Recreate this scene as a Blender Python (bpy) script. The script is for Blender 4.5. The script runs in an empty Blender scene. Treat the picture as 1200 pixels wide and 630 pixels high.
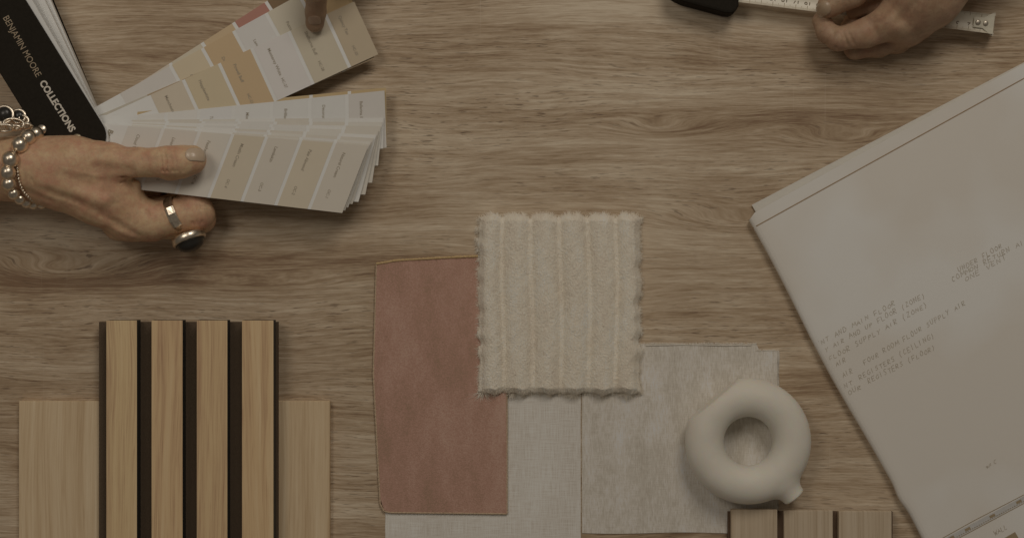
import bpy, math, random
import numpy as np
from mathutils import Vector
random.seed(7); np.random.seed(7)
C = bpy.context.scene
COL = C.collection
S = 0.00075            # metres per photo pixel on the tabletop
H = 2000.0             # camera height in the same pixels

# ------------------------------------------------------------- camera, world, lamps
cam = bpy.data.cameras.new('camera'); camo = bpy.data.objects.new('camera', cam); COL.objects.link(camo)
camo.location = (0, 0, H*S); camo.rotation_euler = (0, 0, 0)
cam.sensor_width = 36; cam.lens = 36*H/1200; cam.clip_start = 0.02; cam.clip_end = 50
C.camera = camo
w = bpy.data.worlds.new("World"); C.world = w; w.use_nodes = True
wn = w.node_tree.nodes; wl = w.node_tree.links
bg = wn['Background']; bg.inputs['Strength'].default_value = 0.084
wt = wn.new('ShaderNodeTexCoord'); wno = wn.new('ShaderNodeTexNoise'); wno.inputs['Scale'].default_value = 1.7
wr = wn.new('ShaderNodeValToRGB'); wr.color_ramp.elements[0].position = .35; wr.color_ramp.elements[1].position = .65
wr.color_ramp.elements[0].color = (.55, .47, .38, 1); wr.color_ramp.elements[1].color = (1.35, 1.2, 1.0, 1)
wl.new(wt.outputs['Generated'], wno.inputs['Vector']); wl.new(wno.outputs['Fac'], wr.inputs['Fac']); wl.new(wr.outputs['Color'], bg.inputs['Color'])

def area(name, loc, target, size, power, col):
    l = bpy.data.lights.new(name, 'AREA'); l.shape = 'DISK'; l.size = size; l.energy = power; l.color = col
    o = bpy.data.objects.new(name, l); COL.objects.link(o); o.location = loc
    o.rotation_euler = (Vector(target)-Vector(loc)).to_track_quat('-Z', 'Y').to_euler()
area('window_light', (0.6, 1.55, 1.95), (0.05, -.05, 0), 1.0, 13.0, (1, .915, .80))
area('fill_light', (-1.0, 0.8, 2.1), (-.2, -.1, 0), 0.8, 6.5, (1, .9, .77))  # added fill lamp to brighten the left side, not a real fixture
C.view_settings.view_transform = 'Standard'; C.view_settings.look = 'None'
C.view_settings.exposure = 0; C.view_settings.gamma = 1
C.render.engine = 'CYCLES'

# ------------------------------------------------------------- helpers
def W(px, py, z=0.0):
    k = (H-z)/H
    return np.array([(px-600)*S*k, (315-py)*S*k, z*S])
def lin(c):
    c = c/255
    return c/12.92 if c <= .04045 else ((c+.055)/1.055)**2.4
def A(r, g, b, k=1.0):     # photographed colour -> surface colour under this light
    return (min(.9, lin(r)*3.2*k), min(.9, lin(g)*3.6*k), min(.9, lin(b)*4.2*k), 1)

class NT:
    def __init__(s, name):
        s.m = bpy.data.materials.new(name); s.m.use_nodes = True
        s.t = s.m.node_tree; s.b = s.t.nodes['Principled BSDF']; s.co = None
    def n(s, ty, **kw):
        n = s.t.nodes.new(ty)
        for k, v in kw.items(): setattr(n, k, v)
        return n
    def l(s, a, b): s.t.links.new(a, b)
    def coord(s):
        if s.co is None: s.co = s.n('ShaderNodeTexCoord').outputs['Object']
        return s.co
    def mapping(s, vec, scale, rot=0, loc=(0, 0, 0)):
        m = s.n('ShaderNodeMapping'); m.inputs['Scale'].default_value = scale; m.inputs['Rotation'].default_value = (0, 0, rot)
        m.inputs['Location'].default_value = loc; s.l(vec, m.inputs['Vector']); return m.outputs[0]
    def noise(s, vec, scale=1, detail=3, rough=.5, dist=0):
        n = s.n('ShaderNodeTexNoise'); n.inputs['Scale'].default_value = scale; n.inputs['Detail'].default_value = detail
        n.inputs['Roughness'].default_value = rough; n.inputs['Distortion'].default_value = dist
        s.l(vec, n.inputs['Vector']); return n.outputs['Fac']
    def ramp(s, fac, stops):
        r = s.n('ShaderNodeValToRGB'); e = r.color_ramp.elements
        while len(e) < len(stops): e.new(.5)
        for i, (p, c) in enumerate(stops):
            e[i].position = p; e[i].color = c if len(c) == 4 else (*c, 1)
        s.l(fac, r.inputs['Fac']); return r.outputs['Color']
    def mix(s, fac, a, b, mode='MIX'):
        m = s.n('ShaderNodeMix', data_type='RGBA', blend_type=mode)
        for v, i in ((fac, 0), (a, 6), (b, 7)):
            if hasattr(v, 'is_linked'): s.l(v, m.inputs[i])
            else: m.inputs[i].default_value = v
        return m.outputs[2]
    def math(s, op, a, b=0.0, c=0.0, clamp=False):
        m = s.n('ShaderNodeMath', operation=op); m.use_clamp = clamp
        for v, i in ((a, 0), (b, 1), (c, 2)):
            if hasattr(v, 'is_linked'): s.l(v, m.inputs[i])
            else: m.inputs[i].default_value = v
        return m.outputs[0]
    def bump(s, h, strength, dist):
        b = s.n('ShaderNodeBump'); b.inputs['Strength'].default_value = strength; b.inputs['Distance'].default_value = dist
        s.l(h, b.inputs['Height']); s.l(b.outputs[0], s.b.inputs['Normal'])
    def col(s, v):
        if hasattr(v, 'is_linked'): s.l(v, s.b.inputs['Base Color'])
        else: s.b.inputs['Base Color'].default_value = v
    def rough(s, v): s.b.inputs['Roughness'].default_value = v
G = lambda v: (v, v, v, 1)

def plain(name, col, rough=.6, metal=0, var=.06, scale=300, spec=.5, bump=0, bs=2000):
    t = NT(name); n = t.noise(t.coord(), scale, 4)
    a = tuple(c*(1-var) for c in col[:3])+(1,); b = tuple(min(1, c*(1+var)) for c in col[:3])+(1,)
    t.col(t.ramp(n, [(.3, a), (.7, b)])); t.rough(rough); t.b.inputs['Metallic'].default_value = metal
    t.b.inputs['Specular IOR Level'].default_value = spec
    if bump: t.bump(t.noise(t.coord(), bs, 3), bump, .0004)
    return t.m

def grain(name, base, dark, light, across, seed=0, contrast=1.0, rough=.55, along='y', fig=.02, fine=900, specks=.35):
    """timber: grain runs along the given axis"""
    t = NT(name); co = t.mapping(t.coord(), (1, 1, 1), 0, (seed*1.37, seed*.73, seed*.31))
    sep = t.n('ShaderNodeSeparateXYZ'); t.l(co, sep.inputs[0])
    L, P = (sep.outputs[1], sep.outputs[0]) if along == 'y' else (sep.outputs[0], sep.outputs[1])
    cmb = t.n('ShaderNodeCombineXYZ'); t.l(t.math('MULTIPLY', L, 3.0), cmb.inputs[0]); t.l(t.math('MULTIPLY', P, 14.0), cmb.inputs[1])
    wp = t.math('MULTIPLY', t.math('SUBTRACT', t.noise(cmb.outputs[0], 1, 2), .5), fig)
    P2 = t.math('ADD', P, wp)
    def vec(a, b):
        c = t.n('ShaderNodeCombineXYZ'); t.l(t.math('MULTIPLY', L, a), c.inputs[0]); t.l(t.math('MULTIPLY', P2, b), c.inputs[1]); t.l(sep.outputs[2], c.inputs[2]); return c.outputs[0]
    n1 = t.noise(vec(1.6, across), 1, 4, .6); n2 = t.noise(vec(9, across*6), 1, 3, .6); n3 = t.noise(vec(30, fine), 1, 2, .6)
    s = t.math('ADD', t.math('MULTIPLY', n1, .55), t.math('ADD', t.math('MULTIPLY', n2, .28), t.math('MULTIPLY', n3, .17)))
    h = .16/contrast
    c = t.ramp(s, [(.5-h, dark), (.5, base), (.5+h, light)])
    p = t.ramp(n3, [(.26, G(1)), (.40, G(0))])
    c = t.mix(t.math('MULTIPLY', p, specks), c, dark)
    t.col(c); t.rough(rough); t.bump(n3, .25, .0003); t.b.inputs['Specular IOR Level'].default_value = .3
    return t.m

def empty(name, px, py, z=0):
    o = bpy.data.objects.new(name, None); COL.objects.link(o); o.location = W(px, py, z); o.empty_display_size = .01; return o
def tag(o, label=None, cat=None, group=None, kind=None):
    if label: o['label'] = label
    if cat: o['category'] = cat
    if group: o['group'] = group
    if kind: o['kind'] = kind
    return o
def worldloc(o):
    v = np.array(o.location)
    return v if o.parent is None else v+worldloc(o.parent)
def mesh(name, verts, faces, mat, parent=None, smooth=False, origin=None):
    """verts in world metres"""
    verts = np.asarray(verts, dtype=np.float64)
    if parent is not None: org = worldloc(parent)
    elif origin is not None: org = np.array(origin)
    else:
        mn, mx = verts.min(0), verts.max(0); org = np.array([(mn[0]+mx[0])/2, (mn[1]+mx[1])/2, mn[2]])
    v = verts-org
    me = bpy.data.meshes.new(name)
    if isinstance(faces, np.ndarray) and faces.ndim == 2:
        n, k = faces.shape
        me.vertices.add(len(v)); me.vertices.foreach_set('co', v.astype(np.float32).ravel())
        me.loops.add(n*k); me.loops.foreach_set('vertex_index', faces.astype(np.int32).ravel())
        me.polygons.add(n); me.polygons.foreach_set('loop_start', np.arange(0, n*k, k, dtype=np.int32))
        me.update(calc_edges=True)
    else:
        me.from_pydata([tuple(x) for x in v], [], [tuple(map(int, f)) for f in faces]); me.update()
    me.validate()
    if smooth: me.polygons.foreach_set('use_smooth', [True]*len(me.polygons))
    for m in (mat if isinstance(mat, list) else [mat]): me.materials.append(m)
    o = bpy.data.objects.new(name, me); COL.objects.link(o)
    if parent is not None: o.parent = parent
    else: o.location = org
    return o

def bevel(o, wd=.0006, seg=2):
    b = o.modifiers.new('bevel', 'BEVEL'); b.width = wd; b.segments = seg; b.limit_method = 'ANGLE'; b.angle_limit = math.radians(40)
    return o
def slab(name, poly, z0, z1, mat, parent=None, bev=0, projtop=True):
    """vertical-sided slab; poly in photo pixels as seen at its top"""
    top = [W(x, y, z1) for x, y in poly]; n = len(poly)
    bot = [np.array([p[0], p[1], z0*S]) for p in top]
    f = [tuple(range(n))[::-1], tuple(range(n, 2*n))]+[(i, (i+1) % n, n+(i+1) % n, n+i) for i in range(n)]
    a = sum(poly[i][0]*poly[(i+1) % n][1]-poly[(i+1) % n][0]*poly[i][1] for i in range(n))
    if a > 0: f = [g[::-1] for g in f]
    o = mesh(name, np.array(bot+top), f, mat, parent)
    if bev: bevel(o, bev*S)
    return o
def rect(x0, y0, x1, y1): return [(x0, y0), (x1, y0), (x1, y1), (x0, y1)]

def grid(name, fn, nu, nv, mat, parent=None, th=0, smooth=True, keep=None):
    """fn(u,v)->(px,py,z) arrays"""
    u, v = np.meshgrid(np.linspace(0, 1, nu+1), np.linspace(0, 1, nv+1), indexing='ij')
    x, y, z = fn(u.ravel(), v.ravel()); x = np.asarray(x)+0*u.ravel(); y = np.asarray(y)+0*x; z = np.asarray(z)+0*x
    k = (H-z)/H
    V = np.stack([(x-600)*S*k, (315-y)*S*k, z*S], 1)
    i, j = np.meshgrid(np.arange(nu), np.arange(nv), indexing='ij'); a = (i*(nv+1)+j).ravel()
    F = np.stack([a, a+1, a+nv+2, a+nv+1], 1)
    # orient up
    p = V[F[len(F)//2]]; nz = np.cross(p[1]-p[0], p[2]-p[0])[2]
    if nz < 0: F = F[:, ::-1]
    if th:
        B = V.copy(); B[:, 2] -= th*S; n = len(V)
        ring = [a0*(nv+1) for a0 in range(nu+1)]+[nu*(nv+1)+b for b in range(1, nv+1)]+[a0*(nv+1)+nv for a0 in range(nu-1, -1, -1)]+[b for b in range(nv-1, 0, -1)]
        r = np.array(ring); r2 = np.roll(r, -1)
        side = np.stack([r, r2, r2+n, r+n], 1)
        p = np.concatenate([V, B])[side[0]]
        F = np.concatenate([F, F[:, ::-1]+n, side if nz > 0 else side[:, ::-1]]); V = np.concatenate([V, B])
    o = mesh(name, V, F, mat, parent, smooth)
    if th:
        e = o.modifiers.new('edges', 'EDGE_SPLIT'); e.split_angle = math.radians(50)
    return o

def textmesh(name, s, size, org, ex, ey, mat, parent, bold=0, spacing=1.0, center=False):
    """flat lettering; org in world metres, ex/ey unit vectors in the surface, size in px"""
    cu = bpy.data.curves.new('t', 'FONT'); cu.body = s; cu.size = 1; cu.offset = bold; cu.space_character = spacing; cu.resolution_u = 3
    if center: cu.align_x = 'CENTER'
    o = bpy.data.objects.new('t', cu); COL.objects.link(o)
    dg = bpy.context.evaluated_depsgraph_get(); me = bpy.data.meshes.new_from_object(o.evaluated_get(dg))
    V = np.array([v.co[:] for v in me.vertices]); F = [tuple(p.vertices) for p in me.polygons]
    bpy.data.objects.remove(o); bpy.data.curves.remove(cu); bpy.data.meshes.remove(me)
    V3 = np.array(org)[None]+(V[:, :1]*np.array(ex)[None]+V[:, 1:2]*np.array(ey)[None])*size*S
    return V3, F
def merge(parts):
    V = []; F = []; n = 0
    for v, f in parts:
        V.append(v); F += [tuple(i+n for i in g) for g in f]; n += len(v)
    return np.concatenate(V), F

# ------------------------------------------------------------- signed distance bodies
class SDF:
    def __init__(s, lo, hi, h):
        s.lo = np.array(lo, np.float32); s.h = h
        s.n = [int((hi[i]-lo[i])/h)+1 for i in range(3)]
        ax = [s.lo[i]+h*np.arange(s.n[i], dtype=np.float32) for i in range(3)]
        s.X, s.Y, s.Z = np.meshgrid(*ax, indexing='ij', sparse=True)
        s.ax = ax
def cone(X, Y, Z, a, b):
    ax, ay, az, ra = a; bx, by, bz, rb = b
    dx, dy, dz = bx-ax, by-ay, bz-az; L = dx*dx+dy*dy+dz*dz+1e-6
    t = ((X-ax)*dx+(Y-ay)*dy+(Z-az)*dz)/L; t = np.clip(t, 0, 1)
    return np.sqrt((X-ax-t*dx)**2+(Y-ay-t*dy)**2+(Z-az-t*dz)**2)-(ra+(rb-ra)*t)
def smin(a, b, k):
    h = np.clip(.5+.5*(b-a)/k, 0, 1)
    return b*(1-h)+a*h-k*h*(1-h)
def chain(X, Y, Z, pts, k=4):
    d = None
    for p, q in zip(pts[:-1], pts[1:]):
        c = cone(X, Y, Z, p, q); d = c if d is None else smin(d, c, k)
    return d
def wp(px, py, z, r):      # photo pixel + height -> px units in space (y down)
    k = (H-z)/H
    return (600+(px-600)*k, 315+(py-315)*k, z, r)
def surface_net(D, lo, h):
    n0, n1, n2 = D.shape; ins = D < 0
    c = np.zeros((n0-1, n1-1, n2-1), np.int8)
    for a in (0, 1):
        for b in (0, 1):
            for e in (0, 1): c += ins[a:n0-1+a, b:n1-1+b, e:n2-1+e]
    act = (c > 0) & (c < 8); idx = -np.ones(act.shape, np.int64); I = np.argwhere(act); idx[act] = np.arange(len(I))
    acc = np.zeros((len(I), 3)); cnt = np.zeros(len(I))
    cor = [(a, b, e) for a in (0, 1) for b in (0, 1) for e in (0, 1)]
    val = {q: D[I[:, 0]+q[0], I[:, 1]+q[1], I[:, 2]+q[2]] for q in cor}
    for p in cor:
        for ax in range(3):
            if p[ax] == 0:
                q = list(p); q[ax] = 1; q = tuple(q); v0, v1 = val[p], val[q]
                m = (v0 < 0) != (v1 < 0); t = np.where(m, v0/np.where(m, v0-v1, 1), 0)
                pos = np.tile(np.array(p, float), (len(I), 1)); pos[:, ax] = t
                acc += pos*m[:, None]; cnt += m
    V = (I+acc/cnt[:, None])*h+np.array(lo)
    F = []
    for ax in range(3):
        a, b = [(1, 2), (2, 0), (0, 1)][ax]
        sl0 = [slice(None)]*3; sl1 = [slice(None)]*3; sl0[ax] = slice(0, -1); sl1[ax] = slice(1, None)
        s0 = ins[tuple(sl0)]; s1 = ins[tuple(sl1)]; E = np.argwhere(s0 != s1)
        ok = (E[:, a] > 0) & (E[:, b] > 0) & (E[:, a] < D.shape[a]-1) & (E[:, b] < D.shape[b]-1); E = E[ok]
        fl = s0[tuple(E.T)]
        def at(da, db):
            q = E.copy(); q[:, a] += da; q[:, b] += db; return idx[tuple(q.T)]
        f = np.stack([at(-1, -1), at(0, -1), at(0, 0), at(-1, 0)], 1)
        f[~fl] = f[~fl][:, ::-1]; F.append(f)
    return V, np.concatenate(F)
def to_world(V):
    return np.stack([(V[:, 0]-600)*S, (315-V[:, 1])*S, V[:, 2]*S], 1)
def body(name, fn, lo, hi, h, mat, parent=None, origin=None):
    g = SDF(lo, hi, h); D = fn(g.X, g.Y, g.Z).astype(np.float32)
    V, F = surface_net(D, g.lo, h)
    o = mesh(name, to_world(V), F[:, ::-1], mat, parent, True, origin)   # y is flipped
    return o

# ------------------------------------------------------------- table
def table_material():
    t = NT('brown_oak_laminate'); co = t.coord(); sep = t.n('ShaderNodeSeparateXYZ'); t.l(co, sep.inputs[0]); X, Y = sep.outputs[0], sep.outputs[1]
    def vec(x, y, a, b, z=0.0):
        c = t.n('ShaderNodeCombineXYZ'); t.l(t.math('MULTIPLY', x, a), c.inputs[0]); t.l(t.math('MULTIPLY', y, b), c.inputs[1]); c.inputs[2].default_value = z; return c.outputs[0]
    w1 = t.math('MULTIPLY', t.math('SUBTRACT', t.noise(vec(X, Y, 3.5, 11, 3.1), 1, 2), .5), .034)
    w2 = t.math('MULTIPLY', t.math('SUBTRACT', t.noise(vec(X, Y, 14, 40, 7.7), 1, 2), .5), .0045)
    Y2 = t.math('ADD', Y, t.math('ADD', w1, w2))
    for (kx, ky, sx, sy, a) in ((775, 118, 75, 14, .011), (860, 228, 95, 16, .016), (985, 128, 60, 13, .012), (70, 285, 95, 20, .022), (1010, 205, 70, 16, -.013), (150, 105, 90, 22, -.014), (330, 300, 120, 12, .010)):
        wx, wy, _ = W(kx, ky)
        gx = t.math('POWER', t.math('DIVIDE', t.math('SUBTRACT', X, float(wx)), sx*S), 2.0)
        gy = t.math('POWER', t.math('DIVIDE', t.math('SUBTRACT', Y, float(wy)), sy*S), 2.0)
        e = t.math('EXPONENT', t.math('MULTIPLY', t.math('ADD', gx, gy), -1.0))
        Y2 = t.math('ADD', Y2, t.math('MULTIPLY', e, a))
    broad = t.noise(vec(X, Y2, 1.3, 26, 1.0), 1, 3, .55)
    mid = t.noise(vec(X, Y2, 9, 230, 2.0), 1, 4, .7)
    fine = t.noise(vec(X, Y2, 34, 620, 4.0), 1, 3, .75)
    pore = t.noise(vec(X, Y2, 60, 850, 5.0), 1, 2, .6)
    patch = t.noise(vec(X, Y, 5, 9, 9.0), 1, 3, .5)
    s = t.math('ADD', t.math('MULTIPLY', broad, .32), t.math('ADD', t.math('MULTIPLY', mid, .33), t.math('MULTIPLY', fine, .35)))
    s = t.math('ADD', s, t.math('MULTIPLY', t.math('SUBTRACT', patch, .5), .24))
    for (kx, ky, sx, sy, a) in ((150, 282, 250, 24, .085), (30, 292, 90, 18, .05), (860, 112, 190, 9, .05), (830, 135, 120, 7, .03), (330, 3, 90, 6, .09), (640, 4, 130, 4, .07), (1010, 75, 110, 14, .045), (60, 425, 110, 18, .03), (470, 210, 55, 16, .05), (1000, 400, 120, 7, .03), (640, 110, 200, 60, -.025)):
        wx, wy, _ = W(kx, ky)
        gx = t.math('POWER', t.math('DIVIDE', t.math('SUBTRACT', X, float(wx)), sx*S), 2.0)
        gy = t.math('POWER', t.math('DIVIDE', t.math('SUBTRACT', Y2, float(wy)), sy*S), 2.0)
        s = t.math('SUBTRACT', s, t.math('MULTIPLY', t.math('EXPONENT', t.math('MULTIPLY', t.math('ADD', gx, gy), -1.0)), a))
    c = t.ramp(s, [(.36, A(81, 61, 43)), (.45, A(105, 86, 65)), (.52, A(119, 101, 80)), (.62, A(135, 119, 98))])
    pm = t.ramp(pore, [(.33, G(1)), (.41, G(0))])
    reg = t.ramp(t.noise(vec(X, Y2, 4, 22, 6.0), 1, 3), [(.38, G(.15)), (.62, G(1))])
    k = t.math('MULTIPLY', t.math('MULTIPLY', pm, reg), .8)
    c = t.mix(k, c, A(62, 47, 34))
    sc = t.ramp(t.noise(t.mapping(co, (420, 5, 1), .35), 1, 2, .5), [(.70, G(0)), (.76, G(.16))]); c = t.mix(sc, c, A(140, 126, 108))
    t.col(c); t.rough(.5); t.b.inputs['Specular IOR Level'].default_value = .25
    t.bump(t.math('SUBTRACT', fine, k), .35, .0004)
    return t.m
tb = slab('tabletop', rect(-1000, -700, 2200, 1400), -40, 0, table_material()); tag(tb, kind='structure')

# ------------------------------------------------------------- oak board and slatted acoustic panel
M_board = grain('pale_oak', A(133, 112, 85), A(118, 95, 68), A(142, 123, 97), 90, 1, 1.0)
bd = slab('wood_board', rect(22, 469.5, 386.5, 760), 0, 9, M_board, None, .8)
tag(bd, 'plain pale oak board lying beneath the black-backed slatted panel', 'wood board')
pn = empty('slat_panel', 220, 520, 9)
tag(pn, 'acoustic wall panel of four oak slats on black felt', 'wall panel')
M_felt = plain('black_felt', A(58, 46, 34), .95, 0, .25, 1500, .1, .8, 2500)
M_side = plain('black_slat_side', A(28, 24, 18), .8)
slab('felt_backing', rect(116, 377, 325.5, 760), 9.2, 18, M_felt, pn)
for i, (a, b) in enumerate(((124.5, 160.5), (177.5, 214), (230.5, 266.5), (283.5, 320.5))):
    m = grain('slat_oak', A(*[(135, 112, 80), (134, 109, 78), (133, 109, 78), (133, 108, 77)][i]), A(108, 80, 58), A(141, 119, 89), 75, 3+i*2.1, 1.0, fig=.03)
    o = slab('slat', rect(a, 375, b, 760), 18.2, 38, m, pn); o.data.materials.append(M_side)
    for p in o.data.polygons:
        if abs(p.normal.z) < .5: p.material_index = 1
    bevel(o, .4*S)

# ------------------------------------------------------------- light fluted sample, bottom right
fs = empty('fluted_panel', 950, 640, 0)
tag(fs, 'grey-brown fluted wood sample with three flat ribs, by the bottom edge below the ring vase', 'wood sample')
slab('backing', rect(853, 599, 1046, 760), 0, 7, plain('dark_backing', A(60, 45, 32), .85), fs)
for i, (a, b, y) in enumerate(((857, 911, 596.5), (919, 976, 597.5), (983, 1045, 598.5))):
    m = grain('ash_rib', A(122, 105, 84), A(106, 88, 67), A(133, 117, 97), 260, 11+i*3, .8, fig=.006, specks=.5)
    bevel(slab('rib', rect(a, y, b, 760), 7.2, 17, m, fs), .7*S)

# ------------------------------------------------------------- fabrics
def weave(name, base, lo, hi, fx, fy, bump=.5, alpha=1, slub=.5, sheen=.2):
    t = NT(name); co = t.coord()
    a = t.noise(t.mapping(co, (fx, fy*.04, 1)), 1, 2, .6); b = t.noise(t.mapping(co, (fx*.04, fy, 1), 0, (3, 1, 0)), 1, 2, .6)
    f = t.noise(co, 1500, 2); p = t.noise(t.mapping(co, (30, 12, 1)), 1, 3)
    s = t.math('ADD', t.math('MULTIPLY', a, .38), t.math('ADD', t.math('MULTIPLY', b, .32), t.math('MULTIPLY', f, .12)))
    s = t.math('ADD', s, t.math('MULTIPLY', p, .18))
    t.col(t.ramp(s, [(.5-.11/slub*.5, lo), (.5, base), (.5+.11/slub*.5, hi)])); t.rough(.9); t.b.inputs['Sheen Weight'].default_value = sheen
    t.b.inputs['Alpha'].default_value = alpha; t.b.inputs['Specular IOR Level'].default_value = .15
    t.bump(s, bump, .0008); return t.m

def nz(x, y, s, seed=0):
    """cheap smooth noise"""
    r = np.random.RandomState(seed); o = 0*x
    for k in range(7):
        a, b, c = r.uniform(-1, 1, 3); f = s*(.6+r.rand()*1.2)
        o = o+np.sin((x*a+y*b)*f+c*9)
    return o/7

def wobble(amp, f, seed):
    r = np.random.RandomState(seed); ph = r.uniform(0, 6.28, 6); fr = f*r.uniform(.5, 2, 6)
    return lambda t: amp*sum(np.sin(fr[i]*t+ph[i]) for i in range(6))/3
def cloth(name, cor, z, mat, parent, nu=80, nv=80, amp=.6, edge=.5, seed=0, th=1.2, zf=None):
    """cor: TL TR BR BL in photo pixels"""
    (ax, ay), (bx, by), (cx, cy), (dx, dy) = cor
    e = [wobble(edge, 60, seed+i) for i in range(4)]
    def f(u, v):
        x = (ax*(1-u)+bx*u)*(1-v)+(dx*(1-u)+cx*u)*v; y = (ay*(1-u)+by*u)*(1-v)+(dy*(1-u)+cy*u)*v
        x = x+e[0](v)*(1-u)**8+e[1](v)*u**8; y = y+e[2](u)*(1-v)**8+e[3](u)*v**8
        zz = z+amp*(1+nz(x, y, .05, seed))
        if zf is not None: zz = zz+zf(x, y, u, v)
        return x, y, zz
    return grid(name, f, nu, nv, mat, parent, th), f
def fibres(pts, dirs, L, wd, z_lift=0, seed=0, curl=.6):
    """thin tapered fibres: pts (n,3) in px space, dirs (n,3) unit"""
    r = np.random.RandomState(seed); n = len(pts); K = 4
    V = []; F = []; side = np.cross(dirs, [0, 0, 1]); side /= np.linalg.norm(side, axis=1)[:, None]+1e-6
    bend = r.normal(0, curl, n); ln = L*r.uniform(.5, 1.2, n); VV = np.zeros((n, K*2, 3))
    for j in range(K):
        t = j/(K-1); c = pts+dirs*(ln*t)[:, None]+side*(bend*ln*t*t*.5)[:, None]; c[:, 2] = np.maximum(c[:, 2], .3)
        wj = wd*(1-.8*t)
        VV[:, 2*j] = c-side*wj; VV[:, 2*j+1] = c+side*wj
    base = np.arange(n)*K*2
    F = np.concatenate([np.stack([base+2*j, base+2*j+1, base+2*j+3, base+2*j+2], 1) for j in range(K-1)])
    V = VV.reshape(-1, 3); k = (H-V[:, 2])/H
    return np.stack([(V[:, 0]-600)*S*k, (315-V[:, 1])*S*k, V[:, 2]*S], 1), F

# white linen
ln = empty('linen_swatch', 566, 540, 0)
tag(ln, 'smooth off-white linen swatch lying partly under the pink velvet square', 'fabric swatch', 'fabric swatches laid on the table')
M_linen = weave('white_linen', A(138, 128, 115), A(126, 115, 101), A(147, 138, 125), 1500, 1500, .35)
cloth('cloth', [(452, 450), (680.5, 450), (680.5, 730), (451, 730)], .6, M_linen, ln, 60, 60, .3, .25, 1, .6)
def hem(parent, pts, mat, z=2.5, r=1.1, name='hem'):
    V = []; F = []; n = 0; m = 8; P = []
    for (a, b) in zip(pts[:-1], pts[1:]):
        k = max(2, int(math.hypot(b[0]-a[0], b[1]-a[1])/2))
        P += [(a[0]+(b[0]-a[0])*i/k, a[1]+(b[1]-a[1])*i/k) for i in range(k)]
    P.append(pts[-1])
    for i, (x, y) in enumerate(P):
        a = P[max(0, i-1)]; b = P[min(len(P)-1, i+1)]; L = math.hypot(b[0]-a[0], b[1]-a[1]); sx, sy = -(b[1]-a[1])/L, (b[0]-a[0])/L
        rr = r*(1+.25*math.sin(i*2.6)+random.uniform(-.15, .15))
        for j in range(m):
            th = 2*math.pi*j/m; V.append(W(x+sx*rr*math.cos(th), y+sy*rr*math.cos(th), z+rr*math.sin(th)))
    for i in range(len(P)-1):
        for j in range(m): F.append((i*m+j, i*m+(j+1) % m, (i+1)*m+(j+1) % m, (i+1)*m+j))
    return mesh(name, np.array(V), F, mat, parent, True)

# textured silvery swatch
sh = empty('textured_swatch', 797, 520, 0)
tag(sh, 'silvery beige slub-weave swatch lying under the ring-shaped vase', 'fabric swatch', 'fabric swatches laid on the table')
def sheer_mat():
    t = NT('silver_slub'); co = t.coord()
    a = t.noise(t.mapping(co, (1100, 110, 1)), 1, 3, .65); b = t.noise(t.mapping(co, (90, 1500, 1), 0, (3, 1, 0)), 1, 2, .6)
    d = t.noise(t.mapping(co, (520, 130, 1), .35), 1, 4, .75); p = t.noise(t.mapping(co, (45, 14, 1)), 1, 4, .6); q = t.noise(co, 45, 3)
    s = t.math('ADD', t.math('MULTIPLY', a, .27), t.math('ADD', t.math('MULTIPLY', b, .13), t.math('MULTIPLY', d, .25)))
    s = t.math('ADD', t.math('SUBTRACT', s, .05), t.math('ADD', t.math('MULTIPLY', p, .32), t.math('MULTIPLY', q, .13)))
    t.col(t.ramp(s, [(.38, A(124, 112, 97)), (.47, A(133, 122, 107)), (.53, A(143, 132, 118)), (.60, A(160, 151, 137))]))
    t.rough(.75); t.b.inputs['Sheen Weight'].default_value = .3; t.bump(s, 1.0, .0014); t.b.inputs['Alpha'].default_value = .93
    return t.m
M_sheer = sheer_mat()
cloth('cloth', [(755, 402.5), (887, 402.5), (889, 623), (682, 623)], .7, M_sheer, sh, 30, 30, .2, .3, 4, .5)
sh.children[0].hide_render = True; bpy.data.objects.remove(sh.children[0])
def shf(u, v):
    e = wobble(.5, 50, 5)
    yt = np.where(682+231*u < 886, 402.5, np.minimum(402.5+(682+231*u-886)*2, 410))+e(u)
    x = 682+(231-2*v)*u+.6*np.sin(v*40)*(u > .98); y = yt*(1-v)+(624+.8*np.sin(u*9))*v
    return x, y, 1.2+.6*nz(x, y, .09, 6)
grid('cloth', shf, 120, 110, M_sheer, sh, .8)
M_thr = plain('pale_thread', A(138, 127, 112), .9)
hem(sh, [(757, 404.5), (800, 403.5), (850, 404.5), (880, 404)], M_thr, 1.9, .6)
n = 500; r = np.random.RandomState(3); t_ = r.rand(n)
pts = np.stack([755+t_*156, np.where(t_ < .84, 403., 411.), 0*t_+2], 1); dr = np.stack([r.normal(0, .5, n), -1+0*t_, r.normal(0, .2, n)], 1); dr /= np.linalg.norm(dr, axis=1)[:, None]
V, F = fibres(pts, dr, 2.6, .22, seed=4); V2, F2 = fibres(np.stack([911+0*t_, 412+t_*184, 0*t_+1.5], 1), np.stack([1+0*t_, r.normal(0, .5, n), 0*t_], 1), 2.4, .2, seed=5)
mesh('fringe', np.concatenate([V, V2]), np.concatenate([F, F2+len(V)]), M_thr, sh)

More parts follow.
